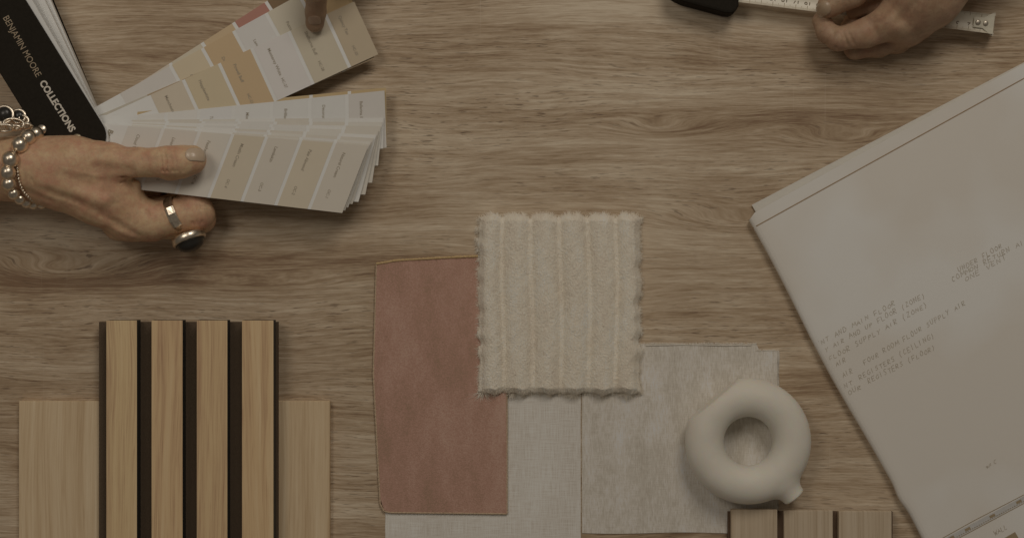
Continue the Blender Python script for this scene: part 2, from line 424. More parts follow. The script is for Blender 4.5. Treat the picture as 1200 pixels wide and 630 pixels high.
# pink velvet
pk = empty('velvet_swatch', 516, 455, 0)
tag(pk, 'dusty pink velvet swatch with stitched edges, left of the ribbed plush', 'fabric swatch', 'fabric swatches laid on the table')
def velvet():
    t = NT('dusty_pink_velvet'); co = t.coord()
    n1 = t.noise(t.mapping(co, (26, 12, 1)), 1, 5, .7); n2 = t.noise(co, 900, 3); s = t.math('ADD', t.math('MULTIPLY', n1, .6), t.math('MULTIPLY', n2, .4))
    t.col(t.ramp(s, [(.38, A(101, 78, 61)), (.5, A(113, 84, 69)), (.63, A(122, 96, 80))])); t.rough(.95)
    t.b.inputs['Sheen Weight'].default_value = .25; t.b.inputs['Sheen Roughness'].default_value = .4; t.b.inputs['Specular IOR Level'].default_value = .1
    t.bump(n2, .5, .0006); return t.m
M_pk = velvet()
def pkf(u, v):
    lx = np.interp(v, [0, .45, .95, 1], [441, 437.5, 445.5, 450]); rx = 592+2*v
    x = lx*(1-u)+rx*u; yt = np.interp(u, [0, .15, .55, .8, 1], [309, 305, 301.5, 300, 299]); yb = np.interp(u, [0, .05, 1], [597, 600, 601])
    y = yt*(1-v)+yb*v
    return x, y, 3.6+.8*nz(x, y, .03, 9)+1.6*np.exp(-((u-1)/.05)**2)*.5
grid('cloth', pkf, 80, 120, M_pk, pk, 1.8)
M_gold = plain('tan_hem_thread', A(118, 98, 76), .9, 0, .2, 900)
hem(pk, [(441, 309), (464, 305), (524, 301.5), (560, 300)], plain('gold_thread', A(121, 98, 66), .8, 0, .2, 900), 3.8, 1.4, 'hem')
hem(pk, [(441, 309), (437.5, 438), (445.5, 590), (450, 598.5), (457, 600), (594, 601.5), (594, 455)], M_gold, 3.2, 1.0)

# ribbed plush
fu = empty('plush_swatch', 655, 355, 0)
tag(fu, 'cream ribbed faux fur swatch with frayed edges, overlapping the other fabrics', 'fabric swatch', 'fabric swatches laid on the table')
def plush():
    t = NT('cream_plush'); co = t.coord()
    n1 = t.noise(t.mapping(co, (60, 18, 1)), 1, 5, .7); n2 = t.noise(t.mapping(co, (900, 420, 1)), 1, 3)
    s = t.math('ADD', t.math('MULTIPLY', n1, .55), t.math('MULTIPLY', n2, .45))
    t.col(t.ramp(s, [(.32, A(133, 118, 101)), (.5, A(147, 132, 114)), (.68, A(156, 142, 125))])); t.rough(.95)
    t.b.inputs['Sheen Weight'].default_value = .3; t.b.inputs['Specular IOR Level'].default_value = .1; t.bump(n2, .7, .001); return t.m
M_pl = plush()
ridges = [562, 589, 623, 657, 690, 722, 751]
def ridge(x):
    z = 0*x
    for a, b in zip(ridges[:-1], ridges[1:]):
        t = (x-a)/(b-a); z = np.where((t >= 0) & (t <= 1), np.clip(1-np.abs(2*t-1)**2.4, 0, 1), z)
    return z
eL, eR, eT, eB = wobble(1.9, 40, 21), wobble(2.0, 36, 22), wobble(1.2, 50, 23), wobble(2.0, 38, 24)
def fuf(u, v):
    x = 561*(1-u)+750*u+eL(v)*(1-u)**12+eR(v)*u**12; xr = 561*(1-u)+750*u+1.5*np.sin(v*5+u*3)+.5*nz(u*200, v*200, .03, 31)
    rg = ridge(xr); yt = 255.5-5*rg*(1-v)**12+eT(u)*(1-v)**12; yb = 459.5+(eB(u)+1.8*rg)*v**12
    y = yt*(1-v)+yb*v
    ef = np.minimum(np.minimum(u, 1-u)*190, np.minimum(v, 1-v)*205); fall = np.clip(ef/6, 0, 1)**.5
    z = 8+(9.5*np.maximum(rg, .28)+.5*nz(x, y, .35, 8)+.5*nz(x, y, .12, 18)+r_fu(u, v))*fall-3*(1-fall)
    return x, y, z
_rn = np.random.RandomState(5).normal(0, 1, (400, 400))
def r_fu(u, v): return .25*_rn[(u*399).astype(int), (v*399).astype(int)]
grid('pile', fuf, 230, 240, M_pl, fu, 4)
r = np.random.RandomState(12); n = 26000; u, v = r.rand(n), r.rand(n)
x, y, z = fuf(u, v); ang = r.normal(math.pi/2, .9, n)
d = np.stack([np.cos(ang), np.sin(ang), r.uniform(.1, .6, n)], 1); d /= np.linalg.norm(d, axis=1)[:, None]
V, F = fibres(np.stack([x, y, z-.3], 1), d, 1.7, .2, seed=2)
mesh('surface_hairs', V, F, M_pl, fu)
def edgef(n, side, L, seed, spread=.5, clump=18):
    r = np.random.RandomState(seed); t = r.rand(n); t = t+.012*np.sin(t*2*math.pi*clump+seed)
    t = np.clip(t, 0, 1)
    u, v, dd = {'l': (0*t, t, (-1, .35)), 'r': (0*t+1, t, (1, .25)), 't': (t, 0*t, (0, -1)), 'b': (t, 0*t+1, (.1, 1))}[side]
    x, y, z = fuf(u, v); th = math.atan2(dd[1], dd[0])+r.normal(0, spread, n)+.5*np.sin(t*clump*6.3)
    d = np.stack([np.cos(th), np.sin(th), r.uniform(-.35, .05, n)], 1); d /= np.linalg.norm(d, axis=1)[:, None]
    return fibres(np.stack([x-dd[0]*2, y-dd[1]*2, z*r.uniform(.3, 1, n)], 1), d, L, .3, seed=seed, curl=1)
ps = [edgef(1900, 'l', 6.5, 1), edgef(1500, 'r', 5, 2, .5, 14), edgef(1500, 't', 5, 3), edgef(1300, 'b', 6, 4)]
# a few long loose threads at the lower corner
for (cx, cy, k, L) in ((565, 459, 45, 11), (601, 461, 30, 7), (672, 461, 40, 9), (735, 461, 40, 8), (741, 455, 30, 8)):
    q = np.random.RandomState(int(cx)); pt = np.stack([cx+q.normal(0, 3, k), cy+q.normal(0, 1, k), 0*q.rand(k)+6], 1); th = math.pi/2+q.normal(.2, .5, k)
    dd = np.stack([np.cos(th), np.sin(th), 0*th-.2], 1); ps.append(fibres(pt, dd, L, .3, seed=int(cx), curl=1.5))
VV = []; FF = []; k = 0
for V, F in ps: VV.append(V); FF.append(F+k); k += len(V)
mesh('fringe', np.concatenate(VV), np.concatenate(FF), M_pl, fu)

# ------------------------------------------------------------- ring vase
M_cer = plain('matt_cream_ceramic', A(139, 129, 114), .55, 0, .025, 60, .35, .15, 900)
cx, cy, cz, _ = wp(876.5, 516.5, 25, 0)
def vase(X, Y, Z):
    x, y, z = X-cx, Y-cy, Z-cz
    q = np.sqrt(x*x+y*y)-50.5
    d = np.sqrt(q*q+(z*1.04)**2)-22.3
    ax = x*.64+y*.768; pr = np.sqrt((x-ax*.64)**2+(y-ax*.768)**2+z*z)
    neck = np.maximum(np.abs(ax-74)-9.5, pr-(12.2-.25*(ax-66)))
    neck = np.sqrt(np.maximum(np.abs(ax-75)-7.5, 0)**2+np.maximum(pr-(10.6+.05*(ax-66)), 0)**2)-2
    d = smin(d, neck, 13)
    d = np.maximum(d, -(np.sqrt(np.maximum(-(ax-79), 0)**2+pr**2)-7.5)) if True else d
    base = -ax-62.8
    h = np.clip(.5-.5*(base-d)/-3, 0, 1)
    d = -smin(-d, -base, 2.5)
    foot = np.maximum(np.abs(-ax-62.5)-2.0, np.sqrt((x+ax*-.64)**2*0+ (x*.768-y*.64)**2+(z*1.35)**2)-29)
    return d
_b = M_cer.node_tree.nodes['Principled BSDF']; _b.inputs['Subsurface Weight'].default_value = .35; _b.inputs['Subsurface Radius'].default_value = (.006, .0035, .002); _b.inputs['Subsurface Scale'].default_value = 1
vs = body('ring_vase', vase, (cx-82, cy-82, cz-26), (cx+82, cy+88, cz+26), .85, M_cer)
tag(vs, 'cream matt ceramic ring-shaped vase with short neck lying on its side', 'vase')

# ------------------------------------------------------------- folded building plan
bp = empty('building_plan', 1010, 380, 0)
tag(bp, 'folded building plan with pencilled handwriting at the right edge of the table', 'paper plan')
def paper_mat():
    t = NT('plan_paper'); n = t.noise(t.coord(), 6, 3, .5)
    t.col(t.ramp(n, [(.42, A(141, 133, 122)), (.54, A(137, 127, 114))])); t.rough(.85); t.b.inputs['Specular IOR Level'].default_value = .2
    t.bump(t.noise(t.coord(), 60, 4), .15, .001); return t.m
M_pap = paper_mat()
M_pap2 = plain('inner_plan_paper', A(133, 124, 111), .85, 0, .02, 25, .2)
O = np.array([876., 257.]); e1 = np.array([.8757, -.4829]); e2 = np.array([.4770, .8789])
def planpt(s, t, z): return (O[0]+s*e1[0]+t*e2[0], O[1]+s*e1[1]+t*e2[1], z)
def under(off, ang, z, m, c0):
    a = math.radians(ang); d1 = np.array([math.cos(a), -math.sin(a)]); d2 = np.array([.50, .866])
    def f(u, v):
        s = u*620; t = v*560
        return c0[0]+s*d1[0]+t*d2[0], c0[1]+s*d1[1]+t*d2[1], z+1.0*np.sin(s*.02+off)*np.clip(v*6, 0, 1)+.6*nz(s, t, .02, int(off))
    return grid('sheet', f, 60, 20, m, bp, 1.0)
under(1, 27.6, 3.0, M_pap2, (881, 240))
under(2, 28.3, 6.5, M_pap2, (886.5, 246.5))
prof_s = [9, 3, .5, 0, 1.2, 4, 8, 13, 20]; prof_z = [2.6, 3.2, 5.2, 8.2, 11.0, 13, 14, 14.3, 14.2]
L0 = np.cumsum([0]+[math.hypot(prof_s[i+1]-prof_s[i], prof_z[i+1]-prof_z[i]) for i in range(8)]); L0 = L0/L0[-1]
def edge_shift(t): return 1.2*np.exp(-((t-372)/14)**2)*-2+1.3*np.sin(t*.021+.5)-3.2*np.exp(-((t-200)/90)**2)*.3+np.clip((t-335)/60, 0, 1)*1.2
def topf(u, v):
    q = np.clip(u/.25, 0, 1); s = np.interp(q, L0, prof_s); z = np.interp(q, L0, prof_z)
    s = np.where(u > .25, 20+(u-.25)/.75*540, s); t = v*560-3
    t = t+np.clip(1-s/11, 0, 1)*np.clip(1-(t+3)/14, 0, 1)*5
    zz = z+(u > .25)*(.9*nz(s, t, .02, 44)*np.clip((s-20)/60, 0, 1)+1.5*np.sin((s-20)*.012)*np.clip(t/60, 0, 1))
    s = s+edge_shift(t)*np.clip(1-s/40, 0, 1)
    return (*planpt(s, t, 0)[:2], zz)
grid('top_sheet', topf, 120, 140, M_pap, bp, .6)
def plan_z(s, t): return 14.2+.9*nz(np.array([s]), np.array([t]), .02, 44)[0]*min(1, max(0, (s-20)/60))+1.5*math.sin((s-20)*.012)*min(1, max(0, t/60))
def st_of(px, py):
    M = np.array([e1, e2]).T; return np.linalg.solve(M, np.array([px, py])-O)
def on_plan(px, py, dz=.35):
    s, t = st_of(px, py); z = plan_z(s, t) if s > 20 else float(np.interp(s, prof_s[3:], prof_z[3:]))
    return W(px, py, z+dz)
def strip_line(name, pts, wd, mat, parent, mapper, dz=.35):
    V = []; F = []; P = []
    for a, b in zip(pts[:-1], pts[1:]):
        k = max(2, int(math.hypot(b[0]-a[0], b[1]-a[1])/6)); P += [(a[0]+(b[0]-a[0])*i/k, a[1]+(b[1]-a[1])*i/k) for i in range(k)]
    P.append(pts[-1])
    for i, (x, y) in enumerate(P):
        a = P[max(0, i-1)]; b = P[min(len(P)-1, i+1)]; L = math.hypot(b[0]-a[0], b[1]-a[1])+1e-9; sx, sy = -(b[1]-a[1])/L*wd/2, (b[0]-a[0])/L*wd/2
        V += [mapper(x-sx, y-sy, dz), mapper(x+sx, y+sy, dz)]
    F = [(2*i, 2*i+2, 2*i+3, 2*i+1) for i in range(len(P)-1)]
    if name is None: return np.array(V), F
    return mesh(name, np.array(V), F, mat, parent)
M_line = plain('plan_brown_line', A(98, 78, 56), .8)
M_pen = plain('pencil', A(110, 98, 81), .8)
M_grey = plain('plan_grey_band', A(120, 113, 104), .85)
M_tan = plain('plan_tan_print', A(98, 82, 60), .85)
strip_line('border_line', [(881.5, 267.5), (1240, 70)], 1.2, M_line, bp, on_plan)
FONT = {'A': [[(0, 0), (.45, 1), (.9, 0)], [(.2, .4), (.75, .4)]], 'D': [[(0, 0), (0, 1), (.5, .9), (.75, .5), (.5, .05), (0, 0)]], 'E': [[(.7, 1), (0, 1), (0, 0), (.7, 0)], [(0, .5), (.55, .5)]],
 'F': [[(.7, 1), (0, 1), (0, 0)], [(0, .5), (.55, .5)]], 'G': [[(.75, .85), (.4, 1), (.05, .6), (.1, .15), (.5, 0), (.8, .2), (.8, .45), (.5, .45)]], 'I': [[(.2, 0), (.2, 1)]], 'L': [[(0, 1), (0, 0), (.65, 0)]],
 'M': [[(0, 0), (.1, 1), (.5, .3), (.9, 1), (1, 0)]], 'N': [[(0, 0), (0, 1), (.7, 0), (.7, 1)]], 'O': [[(.4, 1), (.05, .7), (.05, .25), (.4, 0), (.75, .25), (.75, .7), (.4, 1)]], 'P': [[(0, 0), (0, 1), (.6, .9), (.65, .6), (0, .45)]],
 'R': [[(0, 0), (0, 1), (.6, .9), (.6, .6), (0, .5), (.7, 0)]], 'S': [[(.7, .9), (.3, 1), (.05, .75), (.6, .4), (.6, .1), (.2, 0), (0, .1)]], 'T': [[(0, 1), (.8, 1)], [(.4, 1), (.4, 0)]], 'U': [[(0, 1), (.05, .2), (.35, 0), (.65, .2), (.7, 1)]],
 'V': [[(0, 1), (.4, 0), (.8, 1)]], 'Y': [[(0, 1), (.4, .5), (.8, 1)], [(.4, .5), (.3, 0)]], 'Z': [[(0, 1), (.7, 1), (0, 0), (.75, 0)]], 'C': [[(.7, .9), (.3, 1), (.05, .5), (.3, 0), (.7, .1)]], '(': [[(.4, 1.15), (.1, .5), (.4, -.15)]], ')': [[(.1, 1.15), (.4, .5), (.1, -.15)]], 'W': [[(0, 1), (.25, 0), (.5, .8), (.75, 0), (1, 1)]], ' ': []}
def handwriting(txt, a, b, hgt, parts):
    a = np.array(a, float); b = np.array(b, float); L = np.linalg.norm(b-a); ex = (b-a)/L; ey = np.array([ex[1], -ex[0]])
    adv = L/len(txt); 
    for i, ch in enumerate(txt):
        hs = random.uniform(.72, 1.05); yo = random.uniform(-.08, .1)
        for st in FONT.get(ch, []):
            j = lambda: random.uniform(-.05, .05)
            P = []
            for (x, y) in st:
                X = adv*(i+x*.84+y*.22+j()); Y = hgt*(y*hs+yo+j()); q = a+ex*X+ey*Y; P.append(tuple(q))
            parts.append(strip_line(None, P, .45, None, None, on_plan, .4))
hp = []
for t in (("ENT AND MAIN FLOOR", (958, 406), (1051, 356)), ("LY AIR AND UP FLOOR (ZONE)", (963, 415), (1086, 347)), ("FLOOR SUPPLY AIR (ZONE)", (973, 423), (1089, 358)), ("N AIR", (972, 434), (993, 423)), ("N AIR", (980, 447), (1001, 436)),
          ("FOUR ROOM FLOUR SUPPLY AIR", (1013, 427), (1133, 356)), ("ENT", (985, 458), (1001, 449)), ("REGISTERS (CEILING)", (1008, 445), (1097, 394)), ("LOUR", (990, 466), (1011, 454)), ("REGISTERS (FLOOR)", (1018, 449), (1098, 408)),
          ("UNDER FLOOR", (1124, 319), (1176, 289)), ("COMMON RETURN AIR", (1116, 330), (1207, 282)), ("ONE VENT", (1132, 330), (1181, 302)), ("WIC", (1156, 549), (1170, 541)), ("WALL", (1166, 627), (1182, 618))):
    hp = []; handwriting(t[0], t[1], t[2], 6.0 if t[0] != "WIC" else 4.5, hp)
    V, F = merge(hp); mesh('handwriting', V, F, M_pen, bp)
q = lambda x, d: (x, 628-(x-1112)*.533+d)
strip_line('drawn_band', [q(1080, 3), q(1112, 3.2), q(1260, 3.2)], 6.5, M_grey, bp, on_plan, .25)
pp = [strip_line(None, [q(1080, -1.5), q(1140, -3), q(1260, -1)], .7, None, None, on_plan, .45), strip_line(None, [q(1080, 8), q(1260, 8)], .7, None, None, on_plan, .45)]
for x in (1112, 1131, 1160, 1191): pp.append(strip_line(None, [q(x, 3), q(x+6, 3)], 3, None, None, on_plan, .45))
for i in range(60): pp.append(strip_line(None, [q(1095+i*2.6, 5.6), q(1096.3+i*2.6, 5.6)], .8, None, None, on_plan, .45))
V, F = merge(pp); mesh('drawn_lines', V, F, M_tan, bp)
strip_line('tan_block', [(1178, 635), (1192, 627)], 10, M_tan, bp, on_plan)

# ------------------------------------------------------------- colour fan deck
fd = empty('colour_fan_deck', 90, 160, 0)
tag(fd, 'paint colour fan deck with black cover and beige strips fanned open, held in a hand', 'colour fan deck')
M_cov = plain('black_cover', A(23, 19, 14), .8, 0, .1, 400, .05)
M_card = plain('white_card', A(140, 133, 123), .55, 0, .01, 100, .3)
M_edge = plain('page_edges', A(122, 112, 97), .7, 0, .04, 200)
M_ink = plain('grey_ink', A(100, 89, 73), .7)
M_t1 = plain('bronze_print', A(98, 82, 62), .5); M_t2 = plain('cream_print', A(132, 121, 106), .6)
def rcard(piv, ang, hw, back, L, rad, seg=8):
    """rounded card outline in px; ang ccw degrees in photo"""
    a = math.radians(ang); d = (math.cos(a), -math.sin(a)); nn = (-math.sin(a), -math.cos(a)); pts = []
    for (sx, sy, a0) in ((L-rad, hw-rad, 0), (-back+rad, hw-rad, 90), (-back+rad, -hw+rad, 180), (L-rad, -hw+rad, 270)):
        rng = range(seg+1)
        for i in rng:
            th = math.radians(a0+90*i/seg); x, y = sx+rad*math.cos(th), sy+rad*math.sin(th)
            pts.append((piv[0]+d[0]*x+nn[0]*y, piv[1]+d[1]*x+nn[1]*y))
    return pts
piv = (88, 161)
slab('back_cover', rcard(piv, 112.6, 38.2, 32, 370, 26), 12, 15, M_cov, fd)
for i, (an, hw, z0, z1) in enumerate(((113.6, 37, 15.2, 26), (113.0, 36.2, 26.2, 34), (115.5, 37, 34.2, 44), (118.5, 36.5, 44.2, 50), (119.8, 36.3, 62, 65.5))):
    slab('page_block' if i != 4 else 'top_page', rcard(piv, an, hw, 34, 366, 26), z0, z1, [M_edge, M_card, M_card, M_card, M_card][i], fd)
cv = slab('cover', rcard(piv, 121.8, 35.3, 30, 370, 26), 66, 69, M_cov, fd, .8)
def flat_text(s, size, a, b, z, mat, parent, bold=0, fit=True, name='lettering'):
    pa, pb = W(*a, z), W(*b, z); ex = (pb-pa); L = np.linalg.norm(ex); ex /= L; ey = np.array([-ex[1], ex[0], 0])
    V, F = textmesh('t', s, size, pa, ex, ey, mat, parent, bold)
    if fit:
        loc = (V-pa)@ex; sc = L/loc.max(); V = V+((loc*(sc-1))[:, None])*ex[None]
    return mesh(name, V, F, mat, parent)
flat_text("BENJAMIN MOORE", 10.6, (3, 21), (42.5, 91), 69.4, M_t1, cv)
flat_text("COLLECTIONS", 10.8, (46, 97), (82.5, 155.5), 69.4, M_t2, cv, .035)
# rivet
def disc(name, c, r, h, axis, mat, parent, seg=32, dome=0, inner=0):
    axis = np.array(axis, float); axis /= np.linalg.norm(axis); t1 = np.cross(axis, [0.3, .2, 1]); t1 /= np.linalg.norm(t1); t2 = np.cross(axis, t1)
    rings = [(r*.96, 0), (r, .12*h), (r, .88*h), (r*.96, h)]
    if dome: rings += [(r*.9*math.cos(a), h+dome*math.sin(a)) for a in np.linspace(.15, 1.45, 7)]
    V = []; F = []
    for (rr, hh) in rings:
        for j in range(seg):
            th = 2*math.pi*j/seg; V.append(c+axis*hh+(t1*math.cos(th)+t2*math.sin(th))*rr)
    for i in range(len(rings)-1):
        for j in range(seg): F.append((i*seg+j, i*seg+(j+1) % seg, (i+1)*seg+(j+1) % seg, (i+1)*seg+j))
    F.append(tuple(range(seg))[::-1]); F.append(tuple(range((len(rings)-1)*seg, len(rings)*seg)))
    V = np.array(V)*1.0; return mesh(name, np.stack([V[:, 0]*S, V[:, 1]*S, V[:, 2]*S], 1), F, mat, parent, True)
def PX(px, py, z): return W(px, py, z)/S
M_sil = plain('brushed_silver', (.62, .56, .48, 1), .28, 1, .05, 200)
disc('rivet', PX(90.5, 162.5, 69), 5.5, 1.6, (0, 0, 1), plain('rivet_brass', (.6, .5, .36, 1), .4, 1), fd, dome=1.5)

def strip(cor, chips, z, u0=.2, du=None, texts=(), codes=(), head=None, white=M_card, name='colour_strip', tsize=5.0, vname=.12, marks=None, bow=0):
    """cor A(near top) B(far top) C(far bottom) D(near bottom), z=(A,B,C,D); chips: list of colours from near to far"""
    cc = [np.array(W(*cor[i], z[i])) for i in range(4)]
    def F3(u, v, dz=0):
        p = (cc[0]*(1-u)+cc[1]*u)*(1-v)+(cc[3]*(1-u)+cc[2]*u)*v
        return p+np.array([0, 0, (dz+bow*4*u*(1-u))*S])
    def fn(u, v, dz=0):
        P = np.array([F3(a, b, dz) for a, b in zip(u, v)]); k = (H-P[:, 2]/S)/H
        return P[:, 0]/S/k+600, 315-P[:, 1]/S/k, P[:, 2]/S
    st = grid(name, lambda u, v: fn(u, v), 16, 4, white, fd, .7, False)
    n = len(chips); edges = marks or [u0+(1-u0)*i/n for i in range(n+1)]
    g = .0062
    for i, c in enumerate(chips):
        a, b = edges[i]+(g if i else 0), edges[i+1]-(g if i < n-1 else 0)
        if c is None: continue
        m = plain('paint_chip', A(*c), .6, 0, .012, 60, .25)
        grid('colour_chip', lambda u, v: fn(a+(b-a)*u, .0+1.0*v, .3), 4, 4, m, st, 0, False)
    parts = []
    def put(s, u, v, size, bold=0):
        o = F3(u, v, .55); ex = F3(u, v+.01)-F3(u, v); ex /= np.linalg.norm(ex); ey = F3(u+.01, v)-F3(u, v); ey -= ex*ey.dot(ex); ey /= np.linalg.norm(ey)
        parts.append(textmesh('t', s, size, o, ex, ey, None, None, bold))
    for i, s in enumerate(texts):
        if s: put(s, edges[i]+.34*(edges[i+1]-edges[i]), vname, tsize, .01)
    for i, s in enumerate(codes):
        if s: put(s, edges[i]+.34*(edges[i+1]-edges[i]), .68, tsize*.9, .01)
    if head: put(head, .062, .08, 8, .03)
    for V, F in parts: mesh('lettering', V, F, M_ink, st)
    return st
def rigid(ang, top_far, width, L):
    """rectangular strip from its far top corner"""
    a = math.radians(ang); d = (math.cos(a), -math.sin(a)); p = (math.sin(a), math.cos(a))
    B = top_far; Cc = (B[0]+p[0]*width, B[1]+p[1]*width); A_ = (B[0]-d[0]*L, B[1]-d[1]*L); D = (A_[0]+p[0]*width, A_[1]+p[1]*width)
    return [A_, B, Cc, D]
um = [.205, .335, .462, .585, .722, .855, 1.0]
def ud(L, starts): return [1-(s/L) for s in starts]
# upper group: lowest first
U3 = rigid(32.6, (384, -44), 68, 335)
strip(U3, [(133, 121, 106), (131, 119, 100), (128, 108, 82), (112, 77, 64), (82, 64, 44), (120, 100, 70)], (46, 17, 17, 46), marks=[.14, .342, .475, .605, .741, .876, 1.0], texts=['']*6)
U2 = rigid(28.8, (392, -28.5), 68, 335)
strip(U2, [(134, 125, 114), (132, 117, 94), (126, 105, 78), (135, 127, 117), (130, 119, 101), (124, 102, 72)], (48, 21, 21, 48), marks=[.143, .342, .469, .594, .724, .857, 1.0],
      texts=['Philadelphia', 'Concord', 'Dorset', 'Lancaster', 'Putnam Ivory', ''], codes=['HC-30', 'HC-32', 'HC-8', 'HC-174', 'HC-39', 'HC-37'], vname=.3)
U1b = rigid(23.2, (413, 8), 66, 328)
strip(U1b, [(110, 92, 70)]*6, (49, 20, 20, 49), marks=[.2, .33, .47, .6, .74, .88, 1.0], white=M_edge)
U1 = rigid(24.6, (415, 2), 68, 330)
M_ = [.203, .33, .47, .597, .743, .887, 1.0]
strip(U1, [(130, 117, 99), (129, 114, 90), (126, 105, 78), (137, 128, 118), (127, 115, 96), (121, 106, 85)], (50, 25, 22, 50), marks=M_,
      texts=['Manchester Tan', 'Hepplewhite', 'Powell Buff', 'Monterey White', 'Shelburne Buff', 'Quincy Tan'], codes=['HC-26', 'HC-22', 'HC-23', 'HC-27', 'HC-28', 'HC-25'])
# middle group
W1, W2, W3 = (139, 131, 120), (135, 126, 113), (132, 122, 108)
strip([(117, 135.5), (452.5, 102.8), (453.5, 168), (108, 192)], [(124, 104, 74)]*7, (50, 22, 22, 50), marks=[.13, .23, .345, .466, .60, .735, .87, 1.0])
Mm = [.13, .23, .345, .466, .60, .735, .866, 1.0]
strip([(118, 139.5), (450.5, 106.3), (453, 173), (106, 205)], [W1, W1, (138, 131, 122), (138, 131, 121), (137, 130, 120), (136, 129, 119), (132, 123, 112)], (51, 26, 26, 51), marks=Mm,
      texts=['', '', 'Tapioca', 'Mist', 'Brilliant Wh', 'Decorator Wh', 'Ballerina Bl'], tsize=4.8, vname=.14)
seq = [((449.5, 138), (449, 174), (112, 141)), ((448, 143), (443, 194), (112, 142)), ((446, 148), (436, 214), (112, 142.5)), ((443.5, 153), (428, 228), (112, 143)), ((441, 158), (420, 236.5), (112, 143.5)),
       ((438, 162), (413, 239), (112, 144)), ((435, 166), (408, 243), (112, 145)), ((433, 169), (404.5, 246.5), (112, 145.5))]
for i, (B, Cc, A_) in enumerate(seq):
    cols = [random.choice([W1, W2, W3, (135, 127, 116)]) for _ in range(7)]
    strip([A_, B, Cc, (84, 212)], cols, (52+i*1.1, 29+i*2.6, 29+i*2.6, 52+i*1.1), marks=[.13, .25, .375, .50, .625, .75, .875, 1.0] if i % 2 else [.125, .245, .365, .49, .615, .745, .872, 1.0])
L1c = [(110, 144), (431.5, 171), (401, 249.5), (84, 213)]
strip(L1c, [(135, 126, 114), (134, 124, 111), (135, 125, 111), (130, 117, 98), (132, 121, 106), (131, 118, 99), (132, 121, 106)], (62, 53, 52, 61), marks=[.125, .252, .384, .505, .628, .753, .877, 1.0],
      texts=['Cloud White', 'Linen Whi', 'Feather Down', 'Muslin Cream', 'Lambskin', 'Pale Almond', 'Natural Cream'], codes=['OC-1', 'OC-2', 'OC-6', 'OC-4', 'OC-3', 'OC-2', 'OC-1'], head='Benjamin', tsize=5)

# ------------------------------------------------------------- tape measure
tm = empty('tape_measure', 960, 10, 0)
tag(tm, 'dark tape measure with its pale yellow blade pulled out across the table', 'tape measure')
slab('case', rcard((862, 8), 173.5-360, 36, 0, 100, 7) if False else [(866, -6), (866, 6), (863, 13), (857, 15.5), (850, 15), (800, 1.5), (786, -6), (780, -60), (800, -86), (850, -92), (866, -80)], 0, 34, M_cov, tm, 3)
M_blade = plain('blade_paint', A(139, 128, 110), .4, 0, .03, 80)
bl0 = np.array([856., -10.]); bl1 = np.array([1163., 28.5]); bd_ = (bl1-bl0)/np.linalg.norm(bl1-bl0); bn = np.array([-bd_[1], bd_[0]])
BZ = lambda u: 22+0*u-6*np.sin(math.pi*np.clip(u, 0, 1))*0
def bladef(u, v):
    s = u*np.linalg.norm(bl1-bl0); w_ = (v-.5)*22.5; q = 3.2*(2*v-1)**2
    return bl0[0]+bd_[0]*s+bn[0]*w_, bl0[1]+bd_[1]*s+bn[1]*w_, 20+q
grid('blade', bladef, 40, 12, M_blade, tm, .5)
Lb = float(np.linalg.norm(bl1-bl0))
def bpt(s, w_, dz=.35):
    q = 3.2*(2*w_/22.5)**2; p = bl0+bd_*s+bn*w_; return W(p[0], p[1], 20+q+dz)
tp = []
for mm in range(0, 225):
    s = Lb-mm*1.36
    if s < 8: break
    ln_ = 6.5 if mm % 10 == 0 else (5 if mm % 5 == 0 else 3)
    wv = .55 if mm % 10 == 0 else .3
    for sgn in (-1, 1):
        w0, w1 = sgn*11, sgn*(11-ln_*(.62 if sgn < 0 else .8)); ws = np.linspace(w0, w1, 4)
        V = [bpt(s-wv/2, a) for a in ws]+[bpt(s+wv/2, a) for a in ws]
        tp.append((np.array(V), [(j, j+1, j+5, j+4) for j in range(3)]))
V, F = merge(tp); mesh('scale_marks', V, F, M_tan, tm)
tx = []
ex = np.array([-bd_[0], bd_[1], 0]); ey = np.array([ex[1]*-1, ex[0], 0]); ey = np.array([-ex[1], ex[0], 0])
for n_ in range(1, 23):
    s = Lb-n_*13.6
    if s < 10: break
    tx.append(textmesh('t', str(n_), 8.5, bpt(s, 1.5, .6), ex, ey, None, None, .01, center=True))
V, F = merge(tx); mesh('numerals', V, F, plain('tape_ink', A(74, 60, 44), .6), tm)
M_steel = plain('hook_steel', (.62, .56, .47, 1), .38, .85)
M_plate = plain('hook_plate', A(130, 120, 102), .4, .2)
hk = []
def hpt(s, w_, z): p = bl0+bd_*s+bn*w_; return W(p[0], p[1], z)
o = grid('end_hook', lambda u, v: tuple(np.array([(bl0+bd_*(Lb-22+24.5*a)+bn*((b-.5)*(12+11*min(1, max(0, (a-.45)*3)))))[k] if k < 2 else (23.4 if a < .97 else 12) for a, b in zip(u, v)]) for k in range(3)), 30, 8, M_plate, tm, .8, False)
for s in (Lb-17, Lb-8): 
    p = bl0+bd_*s; disc('rivet', PX(p[0], p[1], 23.6), 3.0, .9, (0, 0, 1), M_steel, tm, 20, .6)
for sg in (-1, 1):
    slab('hook_ear', [tuple(bl0+bd_*(Lb-4)+bn*(sg*10)), tuple(bl0+bd_*(Lb+3)+bn*(sg*10)), tuple(bl0+bd_*(Lb+2)+bn*(sg*14)), tuple(bl0+bd_*(Lb-2)+bn*(sg*12.5))], 9, 21.5, M_steel, tm)

